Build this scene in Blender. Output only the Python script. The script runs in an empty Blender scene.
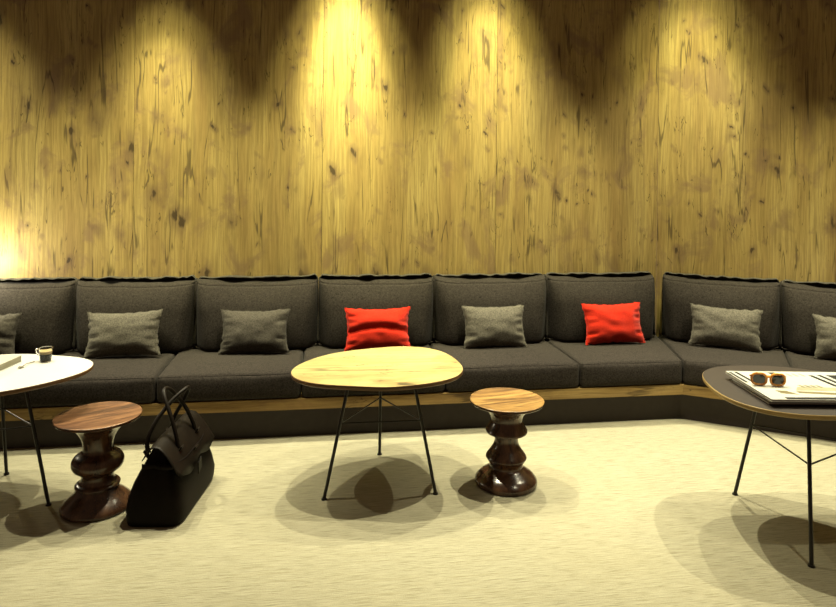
import bpy, bmesh, math, random
from mathutils import Vector, Matrix, noise as mnoise
from mathutils.bvhtree import BVHTree

scene = bpy.context.scene
R = math.radians

# ------------------------------------------------------------------ camera
CAM_H = 1.365
FOC, PY, ROLL = 650.0, 182.0, 0.0113
cam_data = bpy.data.cameras.new('camera')
cam_data.sensor_fit = 'HORIZONTAL'
cam_data.sensor_width = 36.0
cam_data.lens = 36.0 * FOC / 836.0
cam_data.shift_y = -(303.5 - PY) / 836.0
cam_data.clip_start = 0.05
cam = bpy.data.objects.new('camera', cam_data)
scene.collection.objects.link(cam)
cam.matrix_world = (Matrix.Translation((0, 0, CAM_H)) @ Matrix.Rotation(R(90), 4, 'X')
                    @ Matrix.Rotation(ROLL, 4, 'Z'))
scene.camera = cam

# ------------------------------------------------------------------ world, exposure
world = bpy.data.worlds.new('room_ambient')
scene.world = world
world.use_nodes = True
wb = world.node_tree.nodes['Background']
wb.inputs[0].default_value = (1.0, 0.60, 0.36, 1)
wb.inputs[1].default_value = 0.085
scene.view_settings.view_transform = 'Standard'
scene.view_settings.look = 'None'
scene.view_settings.gamma = 1.0
scene.view_settings.use_curve_mapping = False
scene.view_settings.exposure = 0.72

# ------------------------------------------------------------------ plan of the room
# main bench runs along D1, the return section along D2, they meet at CORNER (front of the plinth)
A1 = math.atan(0.1475)
A2 = R(-24.1)
D1 = Vector((math.cos(A1), math.sin(A1))); N1 = Vector((-D1.y, D1.x))
D2 = Vector((math.cos(A2), math.sin(A2))); N2 = Vector((-D2.y, D2.x))
CORNER = Vector((1.548, 3.80))
WALL_V = 0.625


def main_pt(u, v):
    return CORNER + D1 * u + N1 * v


def side_pt(u, v):
    return CORNER + D2 * u + N2 * v


def corner_pt(v):
    h = math.tan((A1 - A2) / 2.0)
    return CORNER + D1 * (v * h) + N1 * v


def corner_u(v):
    return v * math.tan((A1 - A2) / 2.0)


# ------------------------------------------------------------------ lamps
def spot(name, loc, target, power, size, blend, col=(1.0, 0.89, 0.55), rad=0.02):
    d = bpy.data.lights.new(name, 'SPOT')
    d.energy = power
    d.spot_size = R(size)
    d.spot_blend = blend
    d.shadow_soft_size = rad
    d.color = col
    o = bpy.data.objects.new(name, d)
    scene.collection.objects.link(o)
    o.location = loc
    o.rotation_euler = (Vector(target) - Vector(loc)).to_track_quat('-Z', 'Y').to_euler()
    return o


LC = (1.0, 0.93, 0.64)
# row of ceiling downlights over the tables
for x, p, sz in ((-1.85, 140, 72), (-0.5, 170, 64), (0.8, 200, 70), (2.1, 190, 72)):
    spot('ceiling_downlight', (x, 2.98, 2.8), (x, 2.98, 0), p, sz, 0.7, LC, 0.015)
# one more nearer the viewer on the right
for x, p in ((1.7, 60),):
    spot('ceiling_downlight', (x, 1.5, 2.8), (x, 1.5, 0), p, 84, 0.7, LC, 0.03)


def wall_spot(u, power, size, aim_z=1.85, dist=0.42, z=3.15, blend=1.0, side=False, col=(1.0, 0.95, 0.45), du=0.0):
    pt = side_pt if side else main_pt
    a = pt(u, WALL_V - dist)
    b = pt(u + du, WALL_V)
    spot('wall_washer_and_fill', (a.x, a.y, z), (b.x, b.y, aim_z), power, size, blend, col, 0.025)  # serves the scallop lamps and the added low fill alike


# each wall lamp: a bright core and a wider, weaker halo
for u, p, sz, az, z, side in ((-4.25, 240, 27, 1.50, 3.3, False), (-3.04, 270, 25, 1.50, 3.3, False), (-1.95, 800, 23, 1.98, 3.55, False),
                              (-1.02, 460, 24, 1.92, 3.55, False), (0.03, 270, 27, 1.80, 3.55, True)):
    wall_spot(u, p, sz, aim_z=az, dist=0.6, z=z, side=side)
    wall_spot(u, p * 0.30 + 35, sz * 1.65, aim_z=az - 0.25, dist=0.6, z=z, side=side)
# added fill lamps between the bright beams, to lift the lower wall
for u in (-3.6, -2.5, -1.5, -0.45):
    wall_spot(u, 120, 36, aim_z=0.45, dist=0.6, z=2.9)
wall_spot(0.75, 105, 36, aim_z=0.45, dist=0.6, z=2.9, side=True)  # same added fill on the right wall
wall_spot(1.55, 200, 30, aim_z=0.70, dist=0.6, z=2.8, side=True)


def flood(u, power, side=False):
    """lamp over the bench, tilted into the room: lights the lower wall, the cushions from above and the floor"""
    pt = side_pt if side else main_pt
    a = pt(u, WALL_V - 0.42)
    b = pt(u, WALL_V - 0.42 - 0.50)
    spot('bench_downlight', (a.x, a.y, 3.10), (b.x, b.y, 0), power, 74, 0.9, LC, 0.02)


for u, p in ((-4.1, 150), (-3.05, 180), (-1.95, 225), (-0.85, 240)):
    flood(u, p)
flood(0.15, 215, True)
flood(1.35, 205, True)
# lamp standing on the end of the bench, left of the picture
pl = bpy.data.lights.new('bench_lamp', 'POINT')
pl.energy = 11.0
pl.color = (1.0, 0.93, 0.70)
pl.shadow_soft_size = 0.05
plo = bpy.data.objects.new('bench_lamp', pl)
scene.collection.objects.link(plo)
plo.location = main_pt(-4.04, 0.42).to_3d() + Vector((0, 0, 0.86))

# ------------------------------------------------------------------ node helpers
ALBEDO = 0.60      # all surface colours below are written relative to a white of this reflectance


def alb(c):
    return tuple(x * ALBEDO for x in c[:3])


class NT:
    def __init__(self, name):
        self.m = bpy.data.materials.new(name)
        self.m.use_nodes = True
        self.t = self.m.node_tree
        self.bsdf = self.t.nodes['Principled BSDF']

    def n(self, typ, **kw):
        nd = self.t.nodes.new(typ)
        for k, v in kw.items():
            setattr(nd, k, v)
        return nd

    def l(self, a, b):
        self.t.links.new(a, b)

    def coord(self, kind='Object', scale=(1, 1, 1), rot=(0, 0, 0)):
        c = self.n('ShaderNodeTexCoord')
        mp = self.n('ShaderNodeMapping')
        mp.inputs['Scale'].default_value = scale
        mp.inputs['Rotation'].default_value = rot
        self.l(c.outputs[kind], mp.inputs['Vector'])
        return mp.outputs['Vector']

    def scaled(self, vec, scale):
        mp = self.n('ShaderNodeMapping')
        mp.inputs['Scale'].default_value = scale
        self.l(vec, mp.inputs['Vector'])
        return mp.outputs['Vector']

    def noise(self, vec, scale=1.0, detail=4.0, rough=0.55, dist=0.0):
        nd = self.n('ShaderNodeTexNoise')
        nd.inputs['Scale'].default_value = scale
        nd.inputs['Detail'].default_value = detail
        nd.inputs['Roughness'].default_value = rough
        nd.inputs['Distortion'].default_value = dist
        if vec is not None:
            self.l(vec, nd.inputs['Vector'])
        return nd.outputs['Fac']

    def ramp(self, fac, stops):
        r = self.n('ShaderNodeValToRGB')
        el = r.color_ramp.elements
        while len(el) < len(stops):
            el.new(0.5)
        for e, (p, c) in zip(el, stops):
            e.position = p
            e.color = alb(c) + (1,)
        self.l(fac, r.inputs['Fac'])
        return r.outputs['Color']

    def rng(self, val, a, b, c=0.0, d=1.0):
        m = self.n('ShaderNodeMapRange')
        m.interpolation_type = 'SMOOTHSTEP'
        for i, x in zip(('From Min', 'From Max', 'To Min', 'To Max'), (a, b, c, d)):
            m.inputs[i].default_value = x
        self.l(val, m.inputs['Value'])
        return m.outputs['Result']

    def math(self, op, a, b=None):
        m = self.n('ShaderNodeMath', operation=op)
        for i, x in enumerate((a, b)):
            if x is None:
                continue
            if isinstance(x, (int, float)):
                m.inputs[i].default_value = x
            else:
                self.l(x, m.inputs[i])
        return m.outputs[0]

    def mix(self, fac, a, b, mode='MIX'):
        m = self.n('ShaderNodeMix', data_type='RGBA', blend_type=mode)
        for nm, x in (('Factor', fac), ('A', a), ('B', b)):
            sock = [s for s in m.inputs if s.name == nm and s.enabled][0]
            if isinstance(x, (int, float)):
                sock.default_value = x
            elif isinstance(x, tuple):
                sock.default_value = alb(x) + (1,)
            else:
                self.l(x, sock)
        return [s for s in m.outputs if s.enabled][0]

    def bump(self, h, strength=0.3, dist=0.002):
        b = self.n('ShaderNodeBump')
        b.inputs['Strength'].default_value = strength
        b.inputs['Distance'].default_value = dist
        self.l(h, b.inputs['Height'])
        self.l(b.outputs['Normal'], self.bsdf.inputs['Normal'])

    def set(self, col=None, rough=0.5, spec=0.5, metal=0.0, **kw):
        if col is not None:
            if isinstance(col, tuple):
                self.bsdf.inputs['Base Color'].default_value = col + (1,) if len(col) == 3 else col
            else:
                self.l(col, self.bsdf.inputs['Base Color'])
        if isinstance(rough, (int, float)):
            self.bsdf.inputs['Roughness'].default_value = rough
        else:
            self.l(rough, self.bsdf.inputs['Roughness'])
        self.bsdf.inputs['Specular IOR Level'].default_value = spec
        self.bsdf.inputs['Metallic'].default_value = metal
        for k, v in kw.items():
            self.bsdf.inputs[k].default_value = v
        return self.m


def simple(name, col, rough=0.5, spec=0.5, metal=0.0, var=0.12, scale=30, **kw):
    t = NT(name)
    v = t.coord('Object')
    f = t.noise(v, scale, 3)
    c = t.ramp(f, [(0.3, tuple(x * (1 - var) for x in col)), (0.7, tuple(min(1, x * (1 + var)) for x in col))])
    return t.set(c, rough, spec, metal, **kw)


# ---- reclaimed wood laminate, UV in metres (u across, v up)
def reclaimed(name, base_a, base_b, base_c, dark, stretch=1.0, knots=True, bump=0.15):
    t = NT(name)
    uv = t.coord('UV')
    warp = t.noise(t.scaled(uv, (3.0, 1.4, 1)), 1.0, 2)
    wv = t.n('ShaderNodeCombineXYZ')
    t.l(t.math('MULTIPLY', t.math('SUBTRACT', warp, 0.5), 0.045), wv.inputs[0])
    add = t.n('ShaderNodeVectorMath', operation='ADD')
    t.l(uv, add.inputs[0]); t.l(wv.outputs[0], add.inputs[1])
    wuv = add.outputs[0]
    broad = t.noise(t.scaled(wuv, (5.5, 0.7, 1)), 1.0, 4, 0.6)
    col = t.ramp(broad, [(0.33, base_a), (0.5, base_b), (0.68, base_c)])
    fine = t.noise(t.scaled(wuv, (70, 2.2, 1)), 1.0, 5, 0.65)
    col = t.mix(t.rng(fine, 0.36, 0.60, 0.40, 0.0), col, tuple(x * 0.55 for x in base_a))
    hair = t.noise(t.scaled(wuv, (120, 3.2, 1)), 1.0, 6, 0.7)
    col = t.mix(t.rng(hair, 0.38, 0.56, 0.42, 0.0), col, tuple(x * 0.5 for x in base_a))
    streak = t.noise(t.scaled(wuv, (26, 0.9, 1)), 1.0, 3, 0.6)
    col = t.mix(t.rng(streak, 0.56, 0.72, 0.0, 0.38), col, dark)
    # cloudy weather stains
    st = t.noise(t.scaled(wuv, (5.0, 3.2, 1)), 1.0, 5, 0.65, 0.6)
    col = t.mix(t.rng(st, 0.51, 0.66, 0.0, 0.66), col, tuple(x * 1.35 for x in dark))
    # cracks: thin wandering lines along the grain
    cr = t.noise(t.scaled(wuv, (7.5, 0.45, 1)), 1.0, 3, 0.5, 0.3)
    line = t.rng(t.math('ABSOLUTE', t.math('SUBTRACT', cr, 0.5)), 0.003, 0.012, 1.0, 0.0)
    msk = t.rng(t.noise(t.scaled(uv, (5.0, 1.6, 3)), 1.3, 3), 0.47, 0.56)
    lines = t.math('MULTIPLY', line, msk)
    cr2 = t.noise(t.scaled(wuv, (15.0, 1.7, 7)), 1.0, 3, 0.6, 0.9)
    line2 = t.rng(t.math('ABSOLUTE', t.math('SUBTRACT', cr2, 0.46)), 0.003, 0.011, 1.0, 0.0)
    msk2 = t.rng(t.noise(t.scaled(uv, (7.0, 4.0, 5)), 1.0, 3), 0.50, 0.58)
    lines = t.math('MAXIMUM', lines, t.math('MULTIPLY', line2, msk2))
    col = t.mix(t.math('MULTIPLY', lines, 0.68), col, tuple(x * 0.22 for x in dark))
    h = lines
    if knots:
        for (sc, thr, keep, seed) in (((5.5, 2.2, 1), 0.115, 0.42, 0.0), ((11.0, 8.0, 1), 0.105, 0.42, 3.7), ((7.0, 4.5, 1), 0.13, 0.55, 8.1)):
            vo = t.n('ShaderNodeTexVoronoi')
            vo.inputs['Scale'].default_value = 1.0
            mp = t.n('ShaderNodeMapping')
            mp.inputs['Scale'].default_value = sc
            mp.inputs['Location'].default_value = (seed, seed * 1.7, 0)
            wn = t.noise(t.scaled(uv, (18, 7, 1)), 1.0, 3)
            wc = t.n('ShaderNodeCombineXYZ')
            t.l(t.math('MULTIPLY', t.math('SUBTRACT', wn, 0.5), 0.10), wc.inputs[0])
            t.l(t.math('MULTIPLY', t.math('SUBTRACT', wn, 0.5), -0.12), wc.inputs[1])
            ad = t.n('ShaderNodeVectorMath', operation='ADD')
            t.l(uv, ad.inputs[0]); t.l(wc.outputs[0], ad.inputs[1])
            t.l(ad.outputs[0], mp.inputs['Vector'])
            t.l(mp.outputs[0], vo.inputs['Vector'])
            core = t.rng(vo.outputs['Distance'], thr * 0.45, thr, 1.0, 0.0)
            halo = t.rng(vo.outputs['Distance'], thr * 0.8, thr * 2.6, 0.55, 0.0)
            sep = t.n('ShaderNodeSeparateColor')
            t.l(vo.outputs['Color'], sep.inputs[0])
            sel = t.rng(sep.outputs[0], keep, keep + 0.05)
            col = t.mix(t.math('MULTIPLY', halo, sel), col, dark)
            col = t.mix(t.math('MULTIPLY', t.math('MULTIPLY', core, sel), 0.85), col, tuple(x * 0.25 for x in dark))
    t.bump(t.math('SUBTRACT', fine, t.math('MULTIPLY', h, 1.5)), bump, 0.002)
    return t.set(col, 0.55, 0.25)


M = {}
M['wall_wood'] = reclaimed('reclaimed_wood_laminate', (0.40, 0.270, 0.098), (0.52, 0.380, 0.135),
                           (0.62, 0.475, 0.180), (0.20, 0.128, 0.072))
M['board'] = reclaimed('bench_board_wood', (0.36, 0.22, 0.07), (0.48, 0.32, 0.11),
                       (0.55, 0.40, 0.16), (0.22, 0.13, 0.05), knots=False)
M['oak'] = reclaimed('pale_oak_veneer', (0.50, 0.40, 0.15), (0.58, 0.48, 0.19),
                     (0.64, 0.54, 0.24), (0.30, 0.20, 0.07), knots=True, bump=0.05)


def carpet():
    t = NT('woven_carpet')
    v = t.coord('Object', rot=(0, 0, -A1))
    rows = t.noise(t.scaled(v, (2.4, 150, 1)), 1.0, 3, 0.6)
    dash = t.noise(t.scaled(v, (11, 300, 1)), 1.0, 4, 0.7)
    pile = t.noise(v, 260, 2, 0.7)
    broad = t.noise(v, 1.4, 3)
    c = t.ramp(dash, [(0.32, (0.20, 0.178, 0.115)), (0.47, (0.44, 0.415, 0.295)), (0.68, (0.57, 0.545, 0.405))])
    c = t.mix(t.rng(rows, 0.50, 0.70, 0.0, 0.42), c, (0.36, 0.32, 0.20))
    c = t.mix(t.rng(pile, 0.35, 0.6, 0.30, 0.0), c, (0.28, 0.25, 0.15))
    c = t.mix(t.rng(broad, 0.45, 0.7, 0.0, 0.12), c, (0.40, 0.35, 0.20))
    t.bump(t.math('ADD', pile, dash), 0.6, 0.004)
    return t.set(c, 0.95, 0.05)


M['carpet'] = carpet()


def fabric(name, lo, hi, scale=330, rough=0.95, sheen=0.25, bump=0.5, kind='Object'):
    t = NT(name)
    v = t.coord(kind)
    a = t.noise(v, scale, 2, 0.7)
    b = t.noise(t.scaled(v, (1, 1, 1)), scale * 0.33, 4, 0.75)
    f = t.math('ADD', t.math('MULTIPLY', a, 0.45), t.math('MULTIPLY', b, 0.55))
    c = t.ramp(f, [(0.36, lo), (0.64, hi)])
    t.bump(a, bump, 0.0015)
    return t.set(c, rough, 0.08, **{'Sheen Weight': sheen, 'Sheen Roughness': 0.5})


M['charcoal'] = fabric('charcoal_wool', (0.008, 0.0068, 0.006), (0.068, 0.0575, 0.0485), sheen=0.02)
M['flange'] = fabric('charcoal_wool_flange', (0.03, 0.027, 0.021), (0.10, 0.09, 0.07), sheen=0.05)
M['grey'] = fabric('grey_wool', (0.028, 0.025, 0.0205), (0.115, 0.103, 0.086), sheen=0.04)
M['light_grey'] = fabric('light_grey_wool', (0.055, 0.050, 0.040), (0.205, 0.188, 0.152), sheen=0.04)
M['red'] = fabric('red_wool', (0.46, 0.014, 0.005), (0.70, 0.034, 0.010), sheen=0.1, bump=0.3)


def walnut(name, dark, mid, light, scale=(3, 30, 30), rough=0.28, lo=0.34, hi=0.64):
    t = NT(name)
    v = t.coord('Object')
    w = t.noise(t.scaled(v, scale), 1.0, 4, 0.6, 0.7)
    g = t.noise(t.scaled(v, tuple(s * 5 for s in scale)), 1.0, 3, 0.6)
    f = t.math('ADD', t.math('MULTIPLY', w, 0.75), t.math('MULTIPLY', g, 0.25))
    c = t.ramp(f, [(lo, dark), (0.5, mid), (hi, light)])
    return t.set(c, rough, 0.5, **{'Coat Weight': 0.12, 'Coat Roughness': 0.2})


M['walnut_lit'] = walnut('lit_golden_walnut', (0.13, 0.060, 0.016), (0.32, 0.17, 0.045), (0.44, 0.27, 0.08), (2.2, 20, 20), 0.4, 0.41, 0.60)  # golden tone holds the lamp light on this seat
M['walnut_red'] = walnut('red_walnut', (0.06, 0.026, 0.013), (0.16, 0.068, 0.030), (0.28, 0.135, 0.06), (2.5, 22, 22), 0.4, 0.39, 0.60)
M['walnut_body'] = walnut('dark_walnut', (0.030, 0.013, 0.007), (0.075, 0.034, 0.017), (0.15, 0.072, 0.034), (16, 16, 2.5), 0.22)
M['plinth'] = simple('dark_plinth_laminate', (0.040, 0.029, 0.025), 0.55, 0.3)
M['wire'] = simple('black_steel', (0.012, 0.011, 0.010), 0.35, 0.5, 0.3)
M['white_lam'] = simple('white_laminate', (0.80, 0.79, 0.74), 0.35, 0.5, var=0.02)
M['dark_lam'] = simple('dark_brown_laminate', (0.028, 0.019, 0.014), 0.5, 0.3, var=0.12)


def ply(name, a, b):
    t = NT(name)
    v = t.coord('Object', (6, 6, 260))
    f = t.noise(v, 1.0, 3)
    return t.set(t.ramp(f, [(0.35, a), (0.65, b)]), 0.5, 0.3)


M['ply_dark'] = ply('brown_plywood_edge', (0.10, 0.05, 0.02), (0.24, 0.13, 0.055))
M['ply_gold'] = ply('golden_plywood_edge', (0.34, 0.22, 0.07), (0.58, 0.42, 0.17))


def leather():
    t = NT('dark_leather')
    v = t.coord('Object')
    f = t.noise(v, 9, 4)
    g = t.n('ShaderNodeTexVoronoi')
    g.inputs['Scale'].default_value = 160
    t.l(v, g.inputs['Vector'])
    c = t.ramp(f, [(0.3, (0.0030, 0.0016, 0.0013)), (0.7, (0.0080, 0.0042, 0.0032))])
    t.bump(g.outputs['Distance'], 0.25, 0.001)
    return t.set(c, 0.55, 0.08)


M['leather'] = leather()
M['leather_edge'] = simple('worn_brown_leather', (0.010, 0.0066, 0.0042), 0.5, 0.12)
M['metal'] = simple('steel', (0.55, 0.53, 0.48), 0.25, 0.5, 1.0, var=0.05)
M['paper'] = simple('white_paper', (0.78, 0.77, 0.70), 0.6, 0.3, var=0.03)
M['pages'] = ply('page_edges', (0.52, 0.49, 0.33), (0.72, 0.69, 0.52))
M['cover_white'] = simple('glossy_white_cover', (0.60, 0.60, 0.54), 0.3, 0.5, var=0.02)
M['ink'] = simple('black_ink', (0.010, 0.010, 0.010), 0.6, 0.15)
M['print_beige'] = simple('beige_print', (0.20, 0.165, 0.075), 0.35, 0.5)
M['print_grey'] = simple('grey_print', (0.16, 0.15, 0.12), 0.35, 0.5)
M['print_pale'] = simple('pale_print', (0.38, 0.36, 0.24), 0.35, 0.5)


def tortoise():
    t = NT('tortoiseshell')
    v = t.coord('Object')
    f = t.noise(v, 55, 3, 0.6, 0.5)
    c = t.ramp(f, [(0.36, (0.10, 0.028, 0.008)), (0.44, (0.62, 0.20, 0.025)), (0.7, (0.95, 0.45, 0.08))])
    return t.set(c, 0.15, 0.5)


M['tortoise'] = tortoise()
M['lens'] = simple('dark_lens', (0.010, 0.008, 0.007), 0.08, 0.6)
M['coffee'] = simple('black_coffee', (0.012, 0.006, 0.003), 0.5, 0.05)
M['crema'] = simple('coffee_crema', (0.50, 0.36, 0.14), 0.5, 0.3)
gt = NT('clear_glass')
M['glass'] = gt.set((0.98, 0.98, 0.95), 0.02, 0.5, **{'Transmission Weight': 1.0, 'IOR': 1.45})


# ------------------------------------------------------------------ object helpers
def link(name, me, mat=None, parent=None):
    o = bpy.data.objects.new(name, me)
    scene.collection.objects.link(o)
    if mat is not None:
        for m in (mat if isinstance(mat, (list, tuple)) else [mat]):
            me.materials.append(m)
    if parent is not None:
        o.parent = parent
    return o


def from_bm(name, bm, mat=None, parent=None, smooth=True, angle=None):
    me = bpy.data.meshes.new(name)
    bmesh.ops.recalc_face_normals(bm, faces=bm.faces)
    bm.to_mesh(me)
    bm.free()
    if smooth:
        me.shade_smooth()
        if angle is not None:
            me.set_sharp_from_angle(angle=R(angle))
    return link(name, me, mat, parent)


def empty(name, loc, rz=0.0):
    o = bpy.data.objects.new(name, None)
    scene.collection.objects.link(o)
    o.location = loc
    o.rotation_euler = (0, 0, rz)
    o.empty_display_size = 0.1
    return o


def tag(o, label, cat, group=None):
    o['label'] = label
    o['category'] = cat
    if group:
        o['group'] = group
    return o


def structure(o):
    o['kind'] = 'structure'
    return o


def tube(bm, pts, r, seg=10, r2=None, closed=False, cap=True):
    """sweep a circle along a polyline (parallel transport)"""
    pts = [Vector(p) for p in pts]
    n = len(pts)
    rings = []
    t0 = (pts[1] - pts[0]).normalized()
    up = Vector((0, 0, 1)) if abs(t0.z) < 0.9 else Vector((1, 0, 0))
    nrm = t0.cross(up).normalized()
    for i, p in enumerate(pts):
        if closed:
            t = (pts[(i + 1) % n] - pts[i - 1]).normalized()
        else:
            t = (pts[min(i + 1, n - 1)] - pts[max(i - 1, 0)]).normalized()
        nrm = (nrm - t * nrm.dot(t)).normalized()
        b = t.cross(nrm)
        rr = r if r2 is None else r + (r2 - r) * i / (n - 1)
        rings.append([bm.verts.new(p + (nrm * math.cos(k * 2 * math.pi / seg) + b * math.sin(k * 2 * math.pi / seg)) * rr)
                      for k in range(seg)])
    m = n if closed else n - 1
    for i in range(m):
        a, b = rings[i], rings[(i + 1) % n]
        for k in range(seg):
            bm.faces.new((a[k], a[(k + 1) % seg], b[(k + 1) % seg], b[k]))
    if cap and not closed:
        bm.faces.new(rings[0][::-1])
        bm.faces.new(rings[-1])
    return bm


def bez(p0, p1, p2, p3, n=16):
    out = []
    for i in range(n + 1):
        t = i / n
        a = (1 - t)
        out.append(Vector(p0) * a ** 3 + Vector(p1) * 3 * a * a * t + Vector(p2) * 3 * a * t * t + Vector(p3) * t ** 3)
    return out


def spline(pts, n=8):
    pts = [Vector(p) for p in pts]
    out = []
    for i in range(len(pts) - 1):
        p0 = pts[max(i - 1, 0)]; p1 = pts[i]; p2 = pts[i + 1]; p3 = pts[min(i + 2, len(pts) - 1)]
        for k in range(n):
            t = k / n
            out.append(0.5 * ((2 * p1) + (p2 - p0) * t + (2 * p0 - 5 * p1 + 4 * p2 - p3) * t * t + (3 * p1 - p0 - 3 * p2 + p3) * t ** 3))
    out.append(pts[-1])
    return out


def lathe(bm, prof, seg=64):
    rings = []
    for r, z in prof:
        if r < 1e-5:
            rings.append([bm.verts.new((0, 0, z))])
        else:
            rings.append([bm.verts.new((r * math.cos(k * 2 * math.pi / seg), r * math.sin(k * 2 * math.pi / seg), z)) for k in range(seg)])
    for a, b in zip(rings, rings[1:]):
        for k in range(seg):
            k2 = (k + 1) % seg
            if len(a) == 1 and len(b) == 1:
                continue
            if len(a) == 1:
                bm.faces.new((a[0], b[k], b[k2]))
            elif len(b) == 1:
                bm.faces.new((a[k], a[k2], b[0]))
            else:
                bm.faces.new((a[k], a[k2], b[k2], b[k]))
    return bm


def prism(bm, poly, z0, z1):
    lo = [bm.verts.new((p[0], p[1], z0)) for p in poly]
    hi = [bm.verts.new((p[0], p[1], z1)) for p in poly]
    n = len(poly)
    for i in range(n):
        bm.faces.new((lo[i], lo[(i + 1) % n], hi[(i + 1) % n], hi[i]))
    bm.faces.new(lo[::-1])
    bm.faces.new(hi)
    return bm


def bevel_all(bm, w, seg=2):
    bmesh.ops.bevel(bm, geom=list(bm.edges), offset=w, segments=seg, affect='EDGES', profile=0.5, clamp_overlap=True)


def samples(L, r, n):
    """parameter positions -L..L, dense near the rounded ends"""
    e = [-L, -L + r * 0.12, -L + r * 0.35, -L + r * 0.65, -L + r]
    inner = [(-L + r) + (2 * L - 2 * r) * i / n for i in range(1, n)]
    return e + inner + [-x for x in e[::-1]]


def rounded_box(bm, hx, hy, hz, r, nx, ny, nz, warp):
    """surface of a rounded box, each vertex sent through warp(x,y,z,sx,sy,sz)"""
    X, Y, Z = samples(hx, r, nx), samples(hy, r, ny), samples(hz, r, nz)
    cache = {}

    def vert(i, j, k):
        key = (i, j, k)
        if key in cache:
            return cache[key]
        p = Vector((X[i], Y[j], Z[k]))
        q = Vector((max(-hx + r, min(hx - r, p.x)), max(-hy + r, min(hy - r, p.y)), max(-hz + r, min(hz - r, p.z))))
        d = p - q
        if d.length > 1e-9:
            # spread the corner samples evenly over the round
            d = d.normalized() * r
        pos = q + d
        s = (p.x / hx, p.y / hy, p.z / hz)
        v = bm.verts.new(warp(pos, s))
        cache[key] = v
        return v
    I, J, K = len(X), len(Y), len(Z)
    for i in range(I - 1):
        for j in range(J - 1):
            for k in (0, K - 1):
                bm.faces.new((vert(i, j, k), vert(i + 1, j, k), vert(i + 1, j + 1, k), vert(i, j + 1, k)))
    for i in range(I - 1):
        for k in range(K - 1):
            for j in (0, J - 1):
                bm.faces.new((vert(i, j, k), vert(i + 1, j, k), vert(i + 1, j, k + 1), vert(i, j, k + 1)))
    for j in range(J - 1):
        for k in range(K - 1):
            for i in (0, I - 1):
                bm.faces.new((vert(i, j, k), vert(i, j + 1, k), vert(i, j + 1, k + 1), vert(i, j, k + 1)))
    return bm


# ------------------------------------------------------------------ floor and walls
bm = bmesh.new()
prism(bm, [(-6, -1.5), (6, -1.5), (6, 6.0), (-6, 6.0)], -0.05, 0.0)
structure(from_bm('floor', bm, M['carpet'], smooth=False))


def wall(name, pt, d, n, edges, z1=3.0, back=0.12):
    """row of laminate panels, butt-jointed with a hairline gap; UVs in metres"""
    bm = bmesh.new()
    uvl = bm.loops.layers.uv.new('UVMap')
    for idx, (ua, ub) in enumerate(edges):
        a = pt(ua + 0.0012, WALL_V); b = pt(ub - 0.0012, WALL_V)
        a2 = pt(ua + 0.0012, WALL_V + 0.02); b2 = pt(ub - 0.0012, WALL_V + 0.02)
        fr = [bm.verts.new((p.x, p.y, z)) for p, z in ((a, 0), (b, 0), (b, z1), (a, z1))]
        bk = [bm.verts.new((p.x, p.y, z)) for p, z in ((a2, 0), (b2, 0), (b2, z1), (a2, z1))]
        fs = [bm.faces.new(fr), bm.faces.new(bk[::-1])]
        for i in range(4):
            fs.append(bm.faces.new((fr[i], bk[i], bk[(i + 1) % 4], fr[(i + 1) % 4])))
        for f in fs:
            for lp in f.loops:
                q = Vector((lp.vert.co.x, lp.vert.co.y)) - CORNER
                lp[uvl].uv = (q.dot(d) + 0.0 + idx * 3.37 + (20 if name == 'wall_right' else 0), lp.vert.co.z + idx * 1.1)
    o = from_bm(name, bm, M['wall_wood'], smooth=False)
    structure(o)
    # backing behind the joints
    bm = bmesh.new()
    u0, u1 = edges[0][0], edges[-1][1]
    P = [pt(u0, WALL_V + 0.0205), pt(u1, WALL_V + 0.0205), pt(u1, WALL_V + back), pt(u0, WALL_V + back)]
    prism(bm, [(p.x, p.y) for p in P], 0, z1)
    bo = from_bm('wall_backing', bm, M['plinth'], o, smooth=False)
    return o


cu = corner_u(WALL_V)
wall('wall_back', main_pt, D1, N1, [(-5.49, -4.355), (-4.355, -3.22), (-3.22, -2.085), (-2.085, -0.953), (-0.953, cu)])
wall('wall_right', side_pt, D2, N2, [(-cu, 1.0), (1.0, 2.135), (2.135, 3.27)])

# ------------------------------------------------------------------ bench base
U_LEFT, U_RIGHT = -4.45, 2.10
base = empty('bench_base', (CORNER.x, CORNER.y, 0))
tag(base, 'long built-in bench base with dark plinth and pale wood edge board', 'bench')


def strip_poly(v0, v1):
    a = [main_pt(U_LEFT, v0), corner_pt(v0), side_pt(U_RIGHT, v0), side_pt(U_RIGHT, v1), corner_pt(v1), main_pt(U_LEFT, v1)]
    return [(p.x - CORNER.x, p.y - CORNER.y) for p in a]


bm = bmesh.new()
prism(bm, strip_poly(0.0, 0.55), 0.0, 0.156)
from_bm('plinth', bm, M['plinth'], base, smooth=False)


def board(name, ua, ub, pt, d, mit_a=False, mit_b=False):
    """wood edge board: front face shows the grain lengthways"""
    bm = bmesh.new()
    uvl = bm.loops.layers.uv.new('UVMap')
    v0, v1 = -0.05, 0.60
    fa = corner_pt(v0) if mit_a else pt(ua, v0)
    fb = corner_pt(v0) if mit_b else pt(ub, v0)
    ba = corner_pt(v1) if mit_a else pt(ua, v1)
    bb = corner_pt(v1) if mit_b else pt(ub, v1)
    prism(bm, [(p.x - CORNER.x, p.y - CORNER.y) for p in (fa, fb, bb, ba)], 0.157, 0.214)
    for f in bm.faces:
        for lp in f.loops:
            q = Vector((lp.vert.co.x, lp.vert.co.y))
            lp[uvl].uv = (lp.vert.co.z * 1.0 + q.dot(Vector((-d.y, d.x))) + (5 if d == D2 else 0), q.dot(d))
    return from_bm(name, bm, M['board'], base, smooth=False)


board('edge_board', U_LEFT, 0, main_pt, D1, mit_b=True)
board('edge_board', 0, U_RIGHT, side_pt, D2, mit_a=True)


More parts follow.
